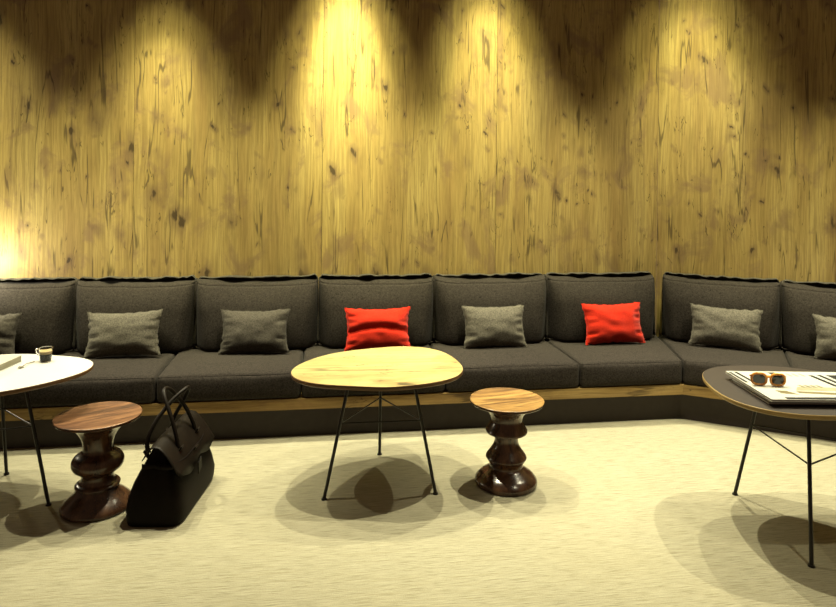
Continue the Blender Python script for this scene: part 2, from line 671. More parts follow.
# ------------------------------------------------------------------ seat cushions
def seat_cushion(quad, label, seed):
    """quad = four plan points: front a, front b, back b, back a"""
    rnd = random.Random(seed)
    c = sum((Vector((p.x, p.y)) for p in quad), Vector((0, 0))) / 4
    q = [Vector((p.x, p.y)) - c for p in quad]
    w = (quad[1] - quad[0]).length / 2
    w = max(w, (quad[2] - quad[3]).length / 2)
    dpt = ((quad[3] - quad[0]).length) / 2
    hz = 0.069
    off = Vector((rnd.uniform(0, 50), rnd.uniform(0, 50), 0))

    def warp(p, s):
        s_, t_ = (p.x / w + 1) / 2, (p.y / dpt + 1) / 2
        pl = (q[0] * (1 - s_) + q[1] * s_) * (1 - t_) + (q[3] * (1 - s_) + q[2] * s_) * t_
        z = p.z
        bul = (1 - s[0] ** 2) * (1 - s[1] ** 2)
        if p.z > 0:
            fr = 1 - max(0.0, min(1.0, (p.y - 0.02) / 0.09))
            z += (0.018 * max(0, bul) ** 0.6 + 0.003 * mnoise.noise(Vector((p.x * 5, p.y * 5, 0)) + off)) * fr
        if p.y < -dpt + 0.03:   # soft front face
            k = (1 - s[0] ** 2) * (1 - s[2] ** 2)
            dirn = (q[0] + q[1]).normalized()
            pl = pl + dirn * 0.010 * max(0, k)
        return Vector((pl.x, pl.y, z))
    root = empty('seat_cushion', (c.x, c.y, 0.216))
    bm = rounded_box(bmesh.new(), w, dpt, hz, 0.026, 18, 16, 4, lambda p, s: warp(p, s) + Vector((0, 0, hz)))
    from_bm('cushion_body', bm, M['charcoal'], root)
    # stitched seam round the top edge
    bm = bmesh.new()
    loop = []
    N = 24
    ring = []
    ins = 0.010
    for i in range(N):
        ring.append((-w + ins + (2 * w - 2 * ins) * i / N, -dpt + ins))
    for i in range(N):
        ring.append((w - ins, -dpt + ins + (2 * dpt - 2 * ins) * i / N))
    for i in range(N):
        ring.append((w - ins - (2 * w - 2 * ins) * i / N, dpt - ins))
    for i in range(N):
        ring.append((-w + ins, dpt - ins - (2 * dpt - 2 * ins) * i / N))
    for x, y in ring:
        v = warp(Vector((x, y, hz - 0.0065)), (x / w, y / dpt, 0.9))
        loop.append(Vector((v.x, v.y, hz - 0.0070 + hz)))
    tube(bm, loop, 0.0028, 6, closed=True)
    from_bm('seam_piping', bm, M['charcoal'], root)
    tag(root, label, 'seat cushion', 'charcoal seat cushions on the bench')
    return root


SV0, SV1 = -0.056, 0.600
joints = [-4.44, -3.68, -2.917, -2.183, -1.407, -0.637]
G = 0.0018
seat_labels = [
    'charcoal seat cushion at the far left end, behind the white table',
    'charcoal seat cushion behind the espresso glass and walnut stool on the left',
    'charcoal seat cushion under the dark grey pillow, behind the black handbag',
    'charcoal seat cushion mostly hidden behind the yellow oak table',
    'charcoal seat cushion in front of the grey pillow between the two red pillows',
    'charcoal seat cushion under the right-hand red pillow, beside the bench corner',
]
for i, ua in enumerate(joints):
    if i + 1 < len(joints):
        ub = joints[i + 1]
        quad = [main_pt(ua + G, SV0), main_pt(ub - G, SV0), main_pt(ub - G, SV1), main_pt(ua + G, SV1)]
    else:
        cf, cb = corner_pt(SV0), corner_pt(SV1)
        quad = [main_pt(ua + G, SV0), cf - D1 * 0.003, cb - D1 * 0.003, main_pt(ua + G, SV1)]
    seat_cushion(quad, seat_labels[i], i)
sj = [0, 0.575, 1.335, 2.09]
side_labels = ['charcoal seat cushion just right of the bench corner, under the light grey pillow',
               'charcoal seat cushion behind the dark table, cut by the right picture edge',
               'charcoal seat cushion at the right end of the bench, beyond the dark table']
for i in range(3):
    if i == 0:
        cf, cb = corner_pt(SV0), corner_pt(SV1)
        quad = [cf + D2 * 0.003, side_pt(sj[1] - G, SV0), side_pt(sj[1] - G, SV1), cb + D2 * 0.003]
    else:
        quad = [side_pt(sj[i] + G, SV0), side_pt(sj[i + 1] - G, SV0), side_pt(sj[i + 1] - G, SV1), side_pt(sj[i] + G, SV1)]
    seat_cushion(quad, side_labels[i], 20 + i)


# ------------------------------------------------------------------ back cushions
BH = 0.400      # height of the body
BD = 0.165      # depth
def back_cushion(pt, d, ua, ub, label, seed, droop=0.0):
    rnd = random.Random(seed)
    ang = math.atan2(d.y, d.x)
    w = (ub - ua) / 2
    c = pt((ua + ub) / 2, 0.505)
    root = empty('back_cushion', (c.x, c.y, 0.360), ang)
    off = Vector((rnd.uniform(0, 90), rnd.uniform(0, 90), rnd.uniform(0, 90)))
    hx, hy, hz = w - 0.0004, BD / 2, BH / 2
    lean = 0.053

    def warp(p, s):
        x, y, z = p.x, p.y, p.z
        bx = max(0, 1 - abs(s[0]) ** 2.4)
        bz = max(0, 1 - abs(s[2]) ** 2.2)
        if s[1] < 0:
            y -= 0.040 * bx * bz * (-s[1])
            # boxed front panel: its side edges run inwards towards the bottom
            kk = 0.935 - 0.16 * (0.5 - 0.5 * s[2])
            e = max(0.0, min(1.0, (abs(s[0]) - kk) / (1.0 - kk)))
            y += (0.034 + 0.085 * (0.5 - 0.5 * s[2])) * e * (-s[1])
            y += 0.005 * mnoise.noise(Vector((x * 4, z * 4, 3)) + off)
            y += 0.030 * max(0.0, (s[2] - 0.25) / 0.75) ** 2 * (-s[1])
        if s[2] > 0:   # soft, slightly sagging top
            z += (-0.010 * (1 - s[0] ** 2) * s[2] - 0.020 * s[2] * max(0, -s[1]) + 0.010 * s[2] * abs(s[0]) ** 8 + 0.005 * s[2] * mnoise.noise(Vector((x * 6, y * 3, 0)) + off)) - droop * s[2] * (0.5 + 0.5 * s[0])
        # puckered sides
        if abs(s[0]) > 0.9:
            x -= math.copysign(1, s[0]) * 0.0015 * (0.5 + 0.5 * math.sin(z * 190 + seed)) * abs(s[1]) ** 2
        y += lean * (z + hz) / (2 * hz) - 0.020
        return Vector((x, y, z + hz))
    bm = rounded_box(bmesh.new(), hx, hy, hz, 0.020, 26, 5, 18, warp)
    from_bm('cushion_body', bm, M['charcoal'], root)

    # loose flange along the back edge: up one side, across the top, down the other
    bm = bmesh.new()
    path = []
    NS, NTp = 22, 46
    for i in range(NS):
        path.append(('L', i / (NS - 1)))
    for i in range(1, NTp):
        path.append(('T', i / NTp))
    for i in range(NS):
        path.append(('R', 1 - i / (NS - 1)))
    rows = []
    for idx, (sd, t) in enumerate(path):
        ph = idx * 0.42 + seed * 1.7
        n1 = mnoise.noise(Vector((idx * 0.16, seed * 3.1, 0.0)))
        n2 = mnoise.noise(Vector((idx * 0.45, seed * 5.3, 4.0)))
        if sd == 'T':
            x = -hx + 2 * hx * t
            root_p = Vector((x, hy - 0.020 + lean - 0.030, 2 * hz - 0.012 - 0.004 * (1 - (x / hx) ** 2)))
            endk = min(1, t * 9, (1 - t) * 9)
            up = 0.031 + 0.013 * n1 + 0.007 * n2 + 0.006 * (1 - endk)
            fwd = 0.060 + 0.045 * max(-0.6, n1) + 0.012 * n2
            a = root_p
            b = root_p + Vector((0, -0.004, up * 0.75))
            c_ = root_p + Vector((0, -fwd * 0.6, up + 0.004))
            e = root_p + Vector((0, -fwd, up - 0.004 + 0.008 * n2))
        else:
            sg = -1 if sd == 'L' else 1
            z = 0.02 + (2 * hz - 0.03) * t
            y = hy - 0.02 + lean * z / (2 * hz) - 0.045
            a = Vector((sg * (hx - 0.006), y, z))
            b = a + Vector((sg * 0.002, -0.008 + 0.004 * n1, 0))
            c_ = a + Vector((sg * (0.0025 + 0.001 * n1), -0.022 + 0.008 * n1, 0))
            e = a + Vector((sg * (0.0028 + 0.001 * n2), -0.036 + 0.012 * n1 + 0.005 * n2, 0))
        rows.append([bm.verts.new(p) for p in (a, b, c_, e)])
    for r0, r1 in zip(rows, rows[1:]):
        for k in range(3):
            bm.faces.new((r0[k], r0[k + 1], r1[k + 1], r1[k]))
    fo = from_bm('flange', bm, M['flange'], root)
    sm = fo.modifiers.new('thickness', 'SOLIDIFY')
    sm.thickness = 0.005
    sm.offset = 0
    ss = fo.modifiers.new('smooth', 'SUBSURF')
    ss.levels = ss.render_levels = 1
    tag(root, label, 'back cushion', 'charcoal back cushions along the wall')
    return root


bj = [(-4.235, -3.5033), (-3.5027, -2.8283), (-2.8277, -2.1013), (-2.1007, -1.3783), (-1.3777, -0.6383), (-0.6377, 0.110)]
bl = ['charcoal back cushion with flanged edge at the far left, brightest glow above it',
      'charcoal back cushion behind the medium grey pillow, second from the left',
      'charcoal back cushion behind the dark grey pillow, third from the left',
      'charcoal back cushion behind the left-hand red pillow and oak table',
      'charcoal back cushion behind the grey pillow between the two red pillows',
      'charcoal back cushion behind the right-hand red pillow, left of the corner gap']
for i, (a, b) in enumerate(bj):
    back_cushion(main_pt, D1, a, b, bl[i], i + 1)
br = [(-0.138, 0.5547), (0.5553, 1.2897), (1.2903, 2.03)]
brl = ['charcoal back cushion right of the corner gap, behind the light grey pillow',
       'charcoal back cushion cut by the right picture edge',
       'charcoal back cushion at the right end of the bench, beyond the dark table']
for i, (a, b) in enumerate(br):
    back_cushion(side_pt, D2, a, b, brl[i], i + 11)


# ------------------------------------------------------------------ lumbar pillows
def pillow(pt, d, u, mat, label, seed, cat='pillow', w=0.39, h=0.25, v=0.318, lean=17, roll=0.0, fold=0.0, puff=0.062):
    rnd = random.Random(seed)
    ang = math.atan2(d.y, d.x)
    c = pt(u, v)
    root = empty('lumbar_pillow', (c.x, c.y, 0.371), ang)
    off = Vector((rnd.uniform(0, 90), rnd.uniform(0, 90), 0))
    NX, NY = 44, 30
    rot = Matrix.Rotation(R(roll), 4, 'Y')
    tilt = Matrix.Rotation(R(-lean), 4, 'X')

    def pos(s, t, side):
        ex = 1 - 0.095 * (1 - t * t) ** 1.0
        ey = 1 - 0.10 * (1 - s * s) ** 1.0
        x = s * w / 2 * ex
        z = t * h / 2 * ey
        # gathers along the seams
        es = max(0.0, (abs(s) - 0.62) / 0.38)
        et = max(0.0, (abs(t) - 0.62) / 0.38)
        x += math.copysign(1, s) * 0.007 * es ** 3 * mnoise.noise(Vector((t * 6.0, s * 2, seed * 3.0)))
        z += math.copysign(1, t) * 0.007 * et ** 3 * mnoise.noise(Vector((s * 6.5, t * 2, seed * 5.0)))
        th = puff * (max(0, 1 - abs(s) ** 3.2) * max(0, 1 - abs(t) ** 2.6)) ** 0.62
        th *= 1 - 0.95 * es * max(0, mnoise.noise(Vector((t * 5.5, math.copysign(3, s), seed * 1.9))) + 0.1) * (1 - et)
        th *= 1 - 0.35 * et * max(0, mnoise.noise(Vector((s * 4.5, math.copysign(3, t), seed * 0.7))) + 0.1) * (1 - es)
        th += 0.006 * mnoise.noise(Vector((s * 2.2, t * 2.2, side * 3)) + off) * (1 - es) * (1 - et)
        if fold and side < 0:
            arc = t - (-0.15 + 0.22 * (1 - s * s))
            th -= fold * math.exp(-(arc / 0.13) ** 2) * (1 - es * 0.3)
            th += fold * 0.6 * math.exp(-((arc - 0.35) / 0.25) ** 2) * (1 - es)
        y = side * max(0.0, th) + 0.010 * (s * s) * rnd_b + 0.004 * mnoise.noise(Vector((s * 3, t * 3, 9)) + off)
        # flatten where it sits
        p = Vector((x, y, z))
        return p
    rnd_b = rnd.uniform(-1, 0.3)
    bm = bmesh.new()
    grid = {}
    for side in (-1, 1):
        for i in range(NX + 1):
            for j in range(NY + 1):
                s = math.sin((i / NX - 0.5) * math.pi) * 0.55 + (i / NX * 2 - 1) * 0.45
                t = math.sin((j / NY - 0.5) * math.pi) * 0.55 + (j / NY * 2 - 1) * 0.45
                edge = i in (0, NX) or j in (0, NY)
                key = (i, j, 0 if edge else side)
                if key not in grid:
                    p = pos(s, t, side)
                    p = tilt @ (Vector((0, 0, h / 2)) + (rot @ p))
                    grid[key] = bm.verts.new(p)
    for side in (-1, 1):
        for i in range(NX):
            for j in range(NY):
                ks = []
                for (a, b) in ((i, j), (i + 1, j), (i + 1, j + 1), (i, j + 1)):
                    e = a in (0, NX) or b in (0, NY)
                    ks.append(grid[(a, b, 0 if e else side)])
                bm.faces.new(ks if side < 0 else ks[::-1])
    rim = [(i, 0) for i in range(NX)] + [(NX, j) for j in range(NY)] + [(i, NY) for i in range(NX, 0, -1)] + [(0, j) for j in range(NY, 0, -1)]
    rim = [grid[(a, b, 0)].co.copy() for a, b in rim]
    from_bm('pillow_cover', bm, mat, root)
    bm = bmesh.new()
    tube(bm, rim, 0.0030, 6, closed=True)
    from_bm('edge_seam', bm, mat, root)
    tag(root, label, cat, 'lumbar pillows on the bench')
    return root


def mesh_tree(objs):
    """one BVH in world space for the meshes of some objects"""
    vs, ps = [], []
    for o in objs:
        mw = o.parent.matrix_basis @ o.matrix_basis if o.parent else o.matrix_basis
        n = len(vs)
        vs += [mw @ v.co for v in o.data.vertices]
        ps += [tuple(n + k for k in p.vertices) for p in o.data.polygons]
    return BVHTree.FromPolygons(vs, ps)


bodies = [o for o in scene.objects if o.type == 'MESH' and o.parent and o.parent.name.split('.')[0] in ('back_cushion', 'seat_cushion')]
backs = mesh_tree([o for o in bodies if o.parent.name.startswith('back')])
seats = mesh_tree([o for o in bodies if o.parent.name.startswith('seat')])


def settle(root, n):
    """let a pillow down on the seat and push it back until it just clears the cushion behind it"""
    parts = [o for o in scene.objects if o.parent == root]
    fwd = Vector((-n.x, -n.y, 0)) * 0.003
    for _ in range(30):
        if not mesh_tree(parts).overlap(seats):
            break
        root.location.z += 0.002
    for _ in range(60):
        if not mesh_tree(parts).overlap(backs):
            break
        root.location += fwd
    for _ in range(30):
        if not mesh_tree(parts).overlap(seats):
            break
        root.location.z += 0.002


GP = [
    (main_pt, D1, -3.92, M['grey'], 'grey lumbar pillow at the far left, cut by the picture edge', 1, dict(fold=0.014)),
    (main_pt, D1, -3.175, M['light_grey'], 'grey lumbar pillow just right of the espresso glass', 2, dict(roll=-1.5, w=0.40)),
    (main_pt, D1, -2.460, M['grey'], 'dark grey lumbar pillow left of the two red ones, above the handbag', 3, {}),
    (main_pt, D1, -1.750, M['red'], 'red lumbar pillow with a fold, standing behind the oak table', 4, dict(fold=0.020)),
    (main_pt, D1, -1.040, M['light_grey'], 'grey lumbar pillow between the two red pillows', 5, {}),
    (main_pt, D1, -0.275, M['red'], 'smooth red lumbar pillow beside the bench corner', 6, dict(roll=-0.5)),
    (side_pt, D2, 0.240, M['light_grey'], 'light grey lumbar pillow just right of the bench corner', 7, dict(w=0.405, roll=1.0)),
    (side_pt, D2, 0.900, M['light_grey'], 'light grey lumbar pillow cut by the right picture edge', 8, {}),
]
for pt, d, u, mat, label, seed, kw in GP:
    po = pillow(pt, d, u, mat, label, seed, v=0.33, **kw)
    settle(po, Vector((-d.y, d.x)))


# ------------------------------------------------------------------ tables
OUT = [(-.397, -.111), (-.390, -.038), (-.364, .060), (-.272, .202), (-.164, .283), (-.024, .346), (.121, .376),
       (.195, .370), (.278, .289), (.342, .151), (.370, .031), (.368, -.045), (.337, -.118), (.272, -.189),
       (.170, -.249), (.041, -.279), (-.107, -.275), (-.228, -.257), (-.315, -.218), (-.364, -.172)]


def outline(n=120, scale=1.0):
    """smooth closed pebble outline: low-order Fourier fit of the radius"""
    data = sorted(((math.atan2(y, x) % (2 * math.pi)), math.hypot(x, y)) for x, y in OUT)
    th = [a for a, _ in data]; rr = [r for _, r in data]

    def interp(a):
        a %= 2 * math.pi
        for i in range(len(th)):
            a0, a1 = th[i], th[(i + 1) % len(th)]
            r0, r1 = rr[i], rr[(i + 1) % len(th)]
            if i == len(th) - 1:
                a1 += 2 * math.pi
                if a < th[0]:
                    a += 2 * math.pi
            if a0 <= a <= a1:
                return r0 + (r1 - r0) * (a - a0) / max(1e-9, a1 - a0)
        return rr[0]
    K = 256
    s = [interp(2 * math.pi * k / K) for k in range(K)]
    H = 5
    ca = [2 / K * sum(s[k] * math.cos(2 * math.pi * k * h / K) for k in range(K)) for h in range(H + 1)]
    sa = [2 / K * sum(s[k] * math.sin(2 * math.pi * k * h / K) for k in range(K)) for h in range(H + 1)]
    pts = []
    for k in range(n):
        a = 2 * math.pi * k / n
        r = ca[0] / 2 + sum(ca[h] * math.cos(h * a) + sa[h] * math.sin(h * a) for h in range(1, H + 1))
        pts.append((r * math.cos(a) * scale, r * math.sin(a) * scale))
    return pts


TZC, TZR, TZL = 0.52, 0.56, 0.545


def table(name, center, rot, feet, top_mat, edge_mat, label, top_label, scale=1.0, grain=0.0, TOP_Z=0.52, axis=None):
    root = empty(name, (center[0], center[1], 0))
    tag(root, label, 'table')
    ol = outline(120, scale)
    cr, sr = math.cos(rot), math.sin(rot)
    ol = [(x * cr - y * sr, x * sr + y * cr) for x, y in ol]
    # top: veneer face over a plywood body with an undercut edge
    bm = bmesh.new()
    uvl = bm.loops.layers.uv.new('UVMap')
    prof = [(1.0, TOP_Z), (1.004, TOP_Z - 0.0015), (1.005, TOP_Z - 0.005), (1.003, TOP_Z - 0.014), (0.985, TOP_Z - 0.0195), (0.965, TOP_Z - 0.021)]
    rings = [[bm.verts.new((x * k, y * k, z)) for x, y in ol] for k, z in prof]
    n = len(ol)
    ftop = bm.faces.new(rings[0])
    for a, b in zip(rings, rings[1:]):
        for i in range(n):
            f = bm.faces.new((a[i], b[i], b[(i + 1) % n], a[(i + 1) % n]))
            f.material_index = 1
    fb = bm.faces.new(rings[-1][::-1])
    fb.material_index = 1
    g = (math.cos(grain), math.sin(grain))
    for f in bm.faces:
        for lp in f.loops:
            x, y = lp.vert.co.x, lp.vert.co.y
            lp[uvl].uv = (-x * g[1] + y * g[0] + 1.3, x * g[0] + y * g[1] + 0.4)
    o = from_bm('tabletop', bm, [top_mat, edge_mat], root, smooth=True, angle=40)
    if top_label:
        o['label'] = top_label
    mids = []
    for fx, fy in feet:
        lx, ly = fx - center[0], fy - center[1]
        hx, hy = (axis[0] - center[0], axis[1] - center[1]) if axis else (0, 0)
        foot = Vector((lx, ly, 0.004)); top = Vector((hx + (lx - hx) * 0.58, hy + (ly - hy) * 0.58, TOP_Z - 0.0225))
        bm = bmesh.new()
        tube(bm, [foot, top], 0.0072, 12)
        lg = from_bm('leg', bm, M['wire'], root, smooth=True, angle=50)
        bm = bmesh.new()
        bmesh.ops.create_cone(bm, cap_ends=True, segments=16, radius1=0.0125, radius2=0.0105, depth=0.007,
                              matrix=Matrix.Translation((foot.x, foot.y, 0.0035)))
        from_bm('foot_glide', bm, M['wire'], lg, smooth=False)
        bm = bmesh.new()
        bmesh.ops.create_cone(bm, cap_ends=True, segments=20, radius1=0.022, radius2=0.022, depth=0.003,
                              matrix=Matrix.Translation((top.x, top.y, TOP_Z - 0.0226)))
        from_bm('mounting_plate', bm, M['wire'], lg, smooth=False)
        mids.append(foot.lerp(top, 0.62))
    for i in range(3):
        a, b = mids[i], mids[(i + 1) % 3]
        bm = bmesh.new()
        tube(bm, [a, b], 0.0032, 8)
        from_bm('brace', bm, M['wire'], root, smooth=True, angle=50)
    return root


cC = (-0.157, 2.961)
table('pebble_table', cC, 0, [(-.387, 2.785), (.092, 2.846), (-.177, 3.251)], M['oak'], M['ply_dark'],
      'pebble-shaped table with yellow oak top and black wire legs, in the middle of the floor', 'yellow oak top', grain=0.12)
cR = (1.560, 2.618)
table('pebble_table', cR, R(157), [(1.416, 2.872), (1.429, 2.335), (1.888, 2.610)], M['dark_lam'], M['ply_gold'],
      'pebble-shaped table with dark brown top and pale plywood edge, under the magazines', 'dark brown top with pale edge', TOP_Z=TZR, axis=(1.55, 2.606))
cL = (-1.800, 2.740)
table('pebble_table', cL, R(176), [(-1.875, 2.986), (-1.526, 2.712), (-1.94, 2.55)], M['white_lam'], M['ply_dark'],
      'pebble-shaped table with white top, under the espresso glass at the left', 'white top', scale=0.985, TOP_Z=TZL)


# ------------------------------------------------------------------ turned walnut stools
def smooth_prof(p, n=6):
    pts = spline([Vector((r, z, 0)) for r, z in p], n)
    return [(max(0.0, q.x), q.y) for q in pts]


def stool(center, prof, top_mat, label, rz=0.0):
    root = empty('turned_stool', (center[0], center[1], 0), rz)
    tag(root, label, 'stool', 'turned walnut stools')
    bm = bmesh.new()
    lathe(bm, [(0, 0.0), (0.132, 0.0), (0.139, 0.004)] + smooth_prof(prof, 6) + [(0.1675, 0.3715), (0.166, 0.3745), (0.0, 0.3745)], 72)  # dark wood carried up the rim paints the shade below the seat
    from_bm('stool_body', bm, M['walnut_body'], root, smooth=True, angle=38)
    bm = bmesh.new()
    top = [(0, 0.3748), (0.1625, 0.3748), (0.1675, 0.3765), (0.1685, 0.3790), (0.1675, 0.3808), (0.164, 0.3812), (0.158, 0.3800),
           (0.145, 0.3780), (0.11, 0.3765), (0.06, 0.3758), (0, 0.3756)]
    lathe(bm, top, 72)
    o = from_bm('seat_top', bm, top_mat, root, smooth=True, angle=60)
    return root


stool((0.4158, 2.962), [
    (0.1405, 0.008), (0.1405, 0.018), (0.136, 0.028), (0.120, 0.045), (0.095, 0.062), (0.078, 0.074), (0.073, 0.082),
    (0.077, 0.094), (0.087, 0.110), (0.0925, 0.119), (0.090, 0.128), (0.077, 0.146), (0.062, 0.168), (0.054, 0.190), (0.053, 0.208),
    (0.056, 0.222), (0.0595, 0.2245), (0.090, 0.232), (0.0945, 0.239), (0.092, 0.247), (0.080, 0.268), (0.072, 0.288), (0.074, 0.305), (0.084, 0.322),
    (0.104, 0.342), (0.130, 0.358), (0.156, 0.3645), (0.1655, 0.3685)], M['walnut_lit'],
      'turned walnut stool with golden-lit seat and sharp-edged rings, right of the oak table', R(20))
stool((-1.3197, 2.7074), [
    (0.1405, 0.006), (0.141, 0.012), (0.137, 0.022), (0.124, 0.036), (0.106, 0.052), (0.090, 0.066), (0.079, 0.080), (0.0765, 0.086),
    (0.0855, 0.090), (0.0875, 0.097), (0.082, 0.103), (0.070, 0.110), (0.063, 0.124), (0.064, 0.140), (0.076, 0.152), (0.092, 0.163), (0.1005, 0.180),
    (0.100, 0.197), (0.090, 0.214), (0.072, 0.226), (0.061, 0.236), (0.058, 0.252), (0.061, 0.275), (0.070, 0.300),
    (0.088, 0.326), (0.115, 0.348), (0.152, 0.3645), (0.1655, 0.3685)], M['walnut_red'],
      'turned walnut stool with reddish seat and round bulb in its stem, left of the handbag', R(35))


# ------------------------------------------------------------------ handbag
def handbag():
    root = empty('handbag', (-1.030, 2.775, 0), R(0))
    tag(root, 'black leather handbag with two rolled handles, on the carpet beside the left stool', 'handbag')
    L = 0.235
    # body: rectangular base, gusset ends folding in to a ridge
    prof = [(0.000, 0.104, 0.226), (0.004, 0.112, 0.233), (0.02, 0.117, 0.237), (0.06, 0.118, 0.239), (0.11, 0.108, 0.237), (0.16, 0.090, 0.230),
            (0.21, 0.064, 0.217), (0.25, 0.042, 0.205), (0.28, 0.027, 0.198), (0.297, 0.016, 0.195)]
    bm = bmesh.new()
    NA = 56
    rings = []
    for zi, (z, hw, hl) in enumerate(prof):
        ring = []
        for k in range(NA):
            a = 2 * math.pi * k / NA
            ca, sa = math.cos(a), math.sin(a)
            e = 0.30
            x = hw * math.copysign(abs(ca) ** e, ca)
            y = hl * math.copysign(abs(sa) ** e, sa)
            t = z / 0.297
            # gusset ends pushed in along the middle
            if abs(sa) > 0.6:
                y -= math.copysign(1, y) * 0.035 * t * (1 - (x / hw) ** 2)
            # soft leather sag
            x += 0.005 * mnoise.noise(Vector((y * 9, z * 10, 1 + math.copysign(1, x))))
            y += 0.004 * mnoise.noise(Vector((x * 20, z * 12, 5)))
            ring.append(bm.verts.new((x, y, z)))
        rings.append(ring)
    for a, b in zip(rings, rings[1:]):
        for k in range(NA):
            bm.faces.new((a[k], a[(k + 1) % NA], b[(k + 1) % NA], b[k]))
    bm.faces.new(rings[0][::-1])
    bm.faces.new(rings[-1])
    body = from_bm('bag_body', bm, M['leather'], root, smooth=True, angle=50)

    def hw_at(z):
        for (z0, h0, _), (z1, h1, _) in zip(prof, prof[1:]):
            if z0 <= z <= z1:
                return h0 + (h1 - h0) * (z - z0) / (z1 - z0)
        return prof[-1][1]
    # flap: from the far side over the ridge and down the near long side
    bm = bmesh.new()
    stations = [(-0.047, 0.257), (-0.032, 0.282), (-0.016, 0.302), (0.0, 0.307), (0.018, 0.302), (0.036, 0.286), (0.056, 0.262),
                (0.076, 0.232), (0.094, 0.203), (0.108, 0.175)]
    rows = []
    for si, (x, z) in enumerate(stations):
        row = []
        t = si / (len(stations) - 1)
        half = 0.205 + 0.012 * t - (0.010 if si == len(stations) - 1 else 0)
        for j in range(29):
            y = -half + 2 * half * j / 28
            dz = 0.006 * mnoise.noise(Vector((x * 8, y * 7, 2))) - (0.010 * (abs(y) / half) ** 3 * (1 - t))
            cut = 0.0
            if si == len(stations) - 1:
                cut = 0.012 * math.cos(y / half * math.pi * 2.0)
            row.append(bm.verts.new((x + 0.004 * mnoise.noise(Vector((y * 10, x * 9, 7))), y, z + dz + cut)))
        rows.append(row)
    for a, b in zip(rows, rows[1:]):
        for j in range(28):
            bm.faces.new((a[j], a[j + 1], b[j + 1], b[j]))
    fo = from_bm('flap', bm, M['leather_edge'], root)
    sm = fo.modifiers.new('thickness', 'SOLIDIFY'); sm.thickness = 0.004; sm.offset = 1

    # closing belt round the top of the near gusset and along the flap
    bm = bmesh.new()
    zb = 0.228
    hw = hw_at(zb) + 0.004
    pts = [Vector((-hw * 0.82, -0.206, zb)), Vector((-hw * 0.55, -0.211, zb + 0.001)), Vector((0, -0.200, zb)), Vector((hw * 0.6, -0.212, zb - 0.001)),
           Vector((hw + 0.014, -0.195, zb - 0.003)), Vector((hw + 0.030, -0.10, zb - 0.012)), Vector((hw + 0.031, 0.0, zb - 0.012)),
           Vector((hw + 0.030, 0.10, zb - 0.012)), Vector((hw + 0.014, 0.195, zb - 0.003))]
    sp = spline(pts, 6)
    rows = [[bm.verts.new(p + Vector((0, 0, dz))) for dz in (-0.010, 0.010)] for p in sp]
    for a, b in zip(rows, rows[1:]):
        bm.faces.new((a[0], a[1], b[1], b[0]))
    bo = from_bm('belt_strap', bm, M['leather'], root)
    sm = bo.modifiers.new('thickness', 'SOLIDIFY'); sm.thickness = 0.004; sm.offset = 0
    # clasp plate and hanging tag
    bm = bmesh.new()
    bmesh.ops.create_cube(bm, size=1, matrix=Matrix.Translation((0.092, 0.0, 0.218)) @ Matrix.Rotation(R(33), 4, 'Y') @ Matrix.Diagonal((0.006, 0.035, 0.030, 1)))
    bevel_all(bm, 0.002)
    from_bm('clasp', bm, M['leather_edge'], root, smooth=False)
    bm = bmesh.new()
    bmesh.ops.create_cube(bm, size=1, matrix=Matrix.Translation((0.122, -0.03, 0.160)) @ Matrix.Rotation(R(8), 4, 'Y') @ Matrix.Rotation(R(25), 4, 'X') @ Matrix.Diagonal((0.005, 0.036, 0.066, 1)))
    bevel_all(bm, 0.002)
    from_bm('leather_tag', bm, M['leather'], root, smooth=False)
    # rolled handles: one leans left, the other right, so they cross
    for pts in (
        [(0.058, -0.105, 0.262), (0.048, -0.100, 0.305), (0.018, -0.085, 0.385), (-0.020, -0.055, 0.452), (-0.034, -0.015, 0.474), (-0.022, 0.030, 0.452),
         (0.016, 0.070, 0.380), (0.047, 0.088, 0.305), (0.058, 0.094, 0.262)],
        [(-0.052, -0.130, 0.252), (-0.060, -0.130, 0.295), (-0.040, -0.105, 0.360), (0.000, -0.060, 0.425), (0.040, -0.010, 0.466), (0.048, 0.035, 0.464),
         (0.014, 0.075, 0.400), (-0.038, 0.098, 0.310), (-0.052, 0.102, 0.252)]):
        bm = bmesh.new()
        tube(bm, spline(pts, 8), 0.0085, 12)
        h = from_bm('handle', bm, M['leather_edge'], root)
        for e in (pts[0], pts[-1]):
            bm = bmesh.new()
            sgn = 1 if e[0] > 0 else -1
            bmesh.ops.create_cube(bm, size=1, matrix=Matrix.Translation((e[0] + sgn * 0.005, e[1], e[2] - 0.012)) @ Matrix.Rotation(R(sgn * 33), 4, 'Y') @ Matrix.Diagonal((0.006, 0.026, 0.050, 1)))
            bevel_all(bm, 0.002)
            from_bm('handle_tab', bm, M['leather_edge'], h, smooth=False)
    return root


handbag()


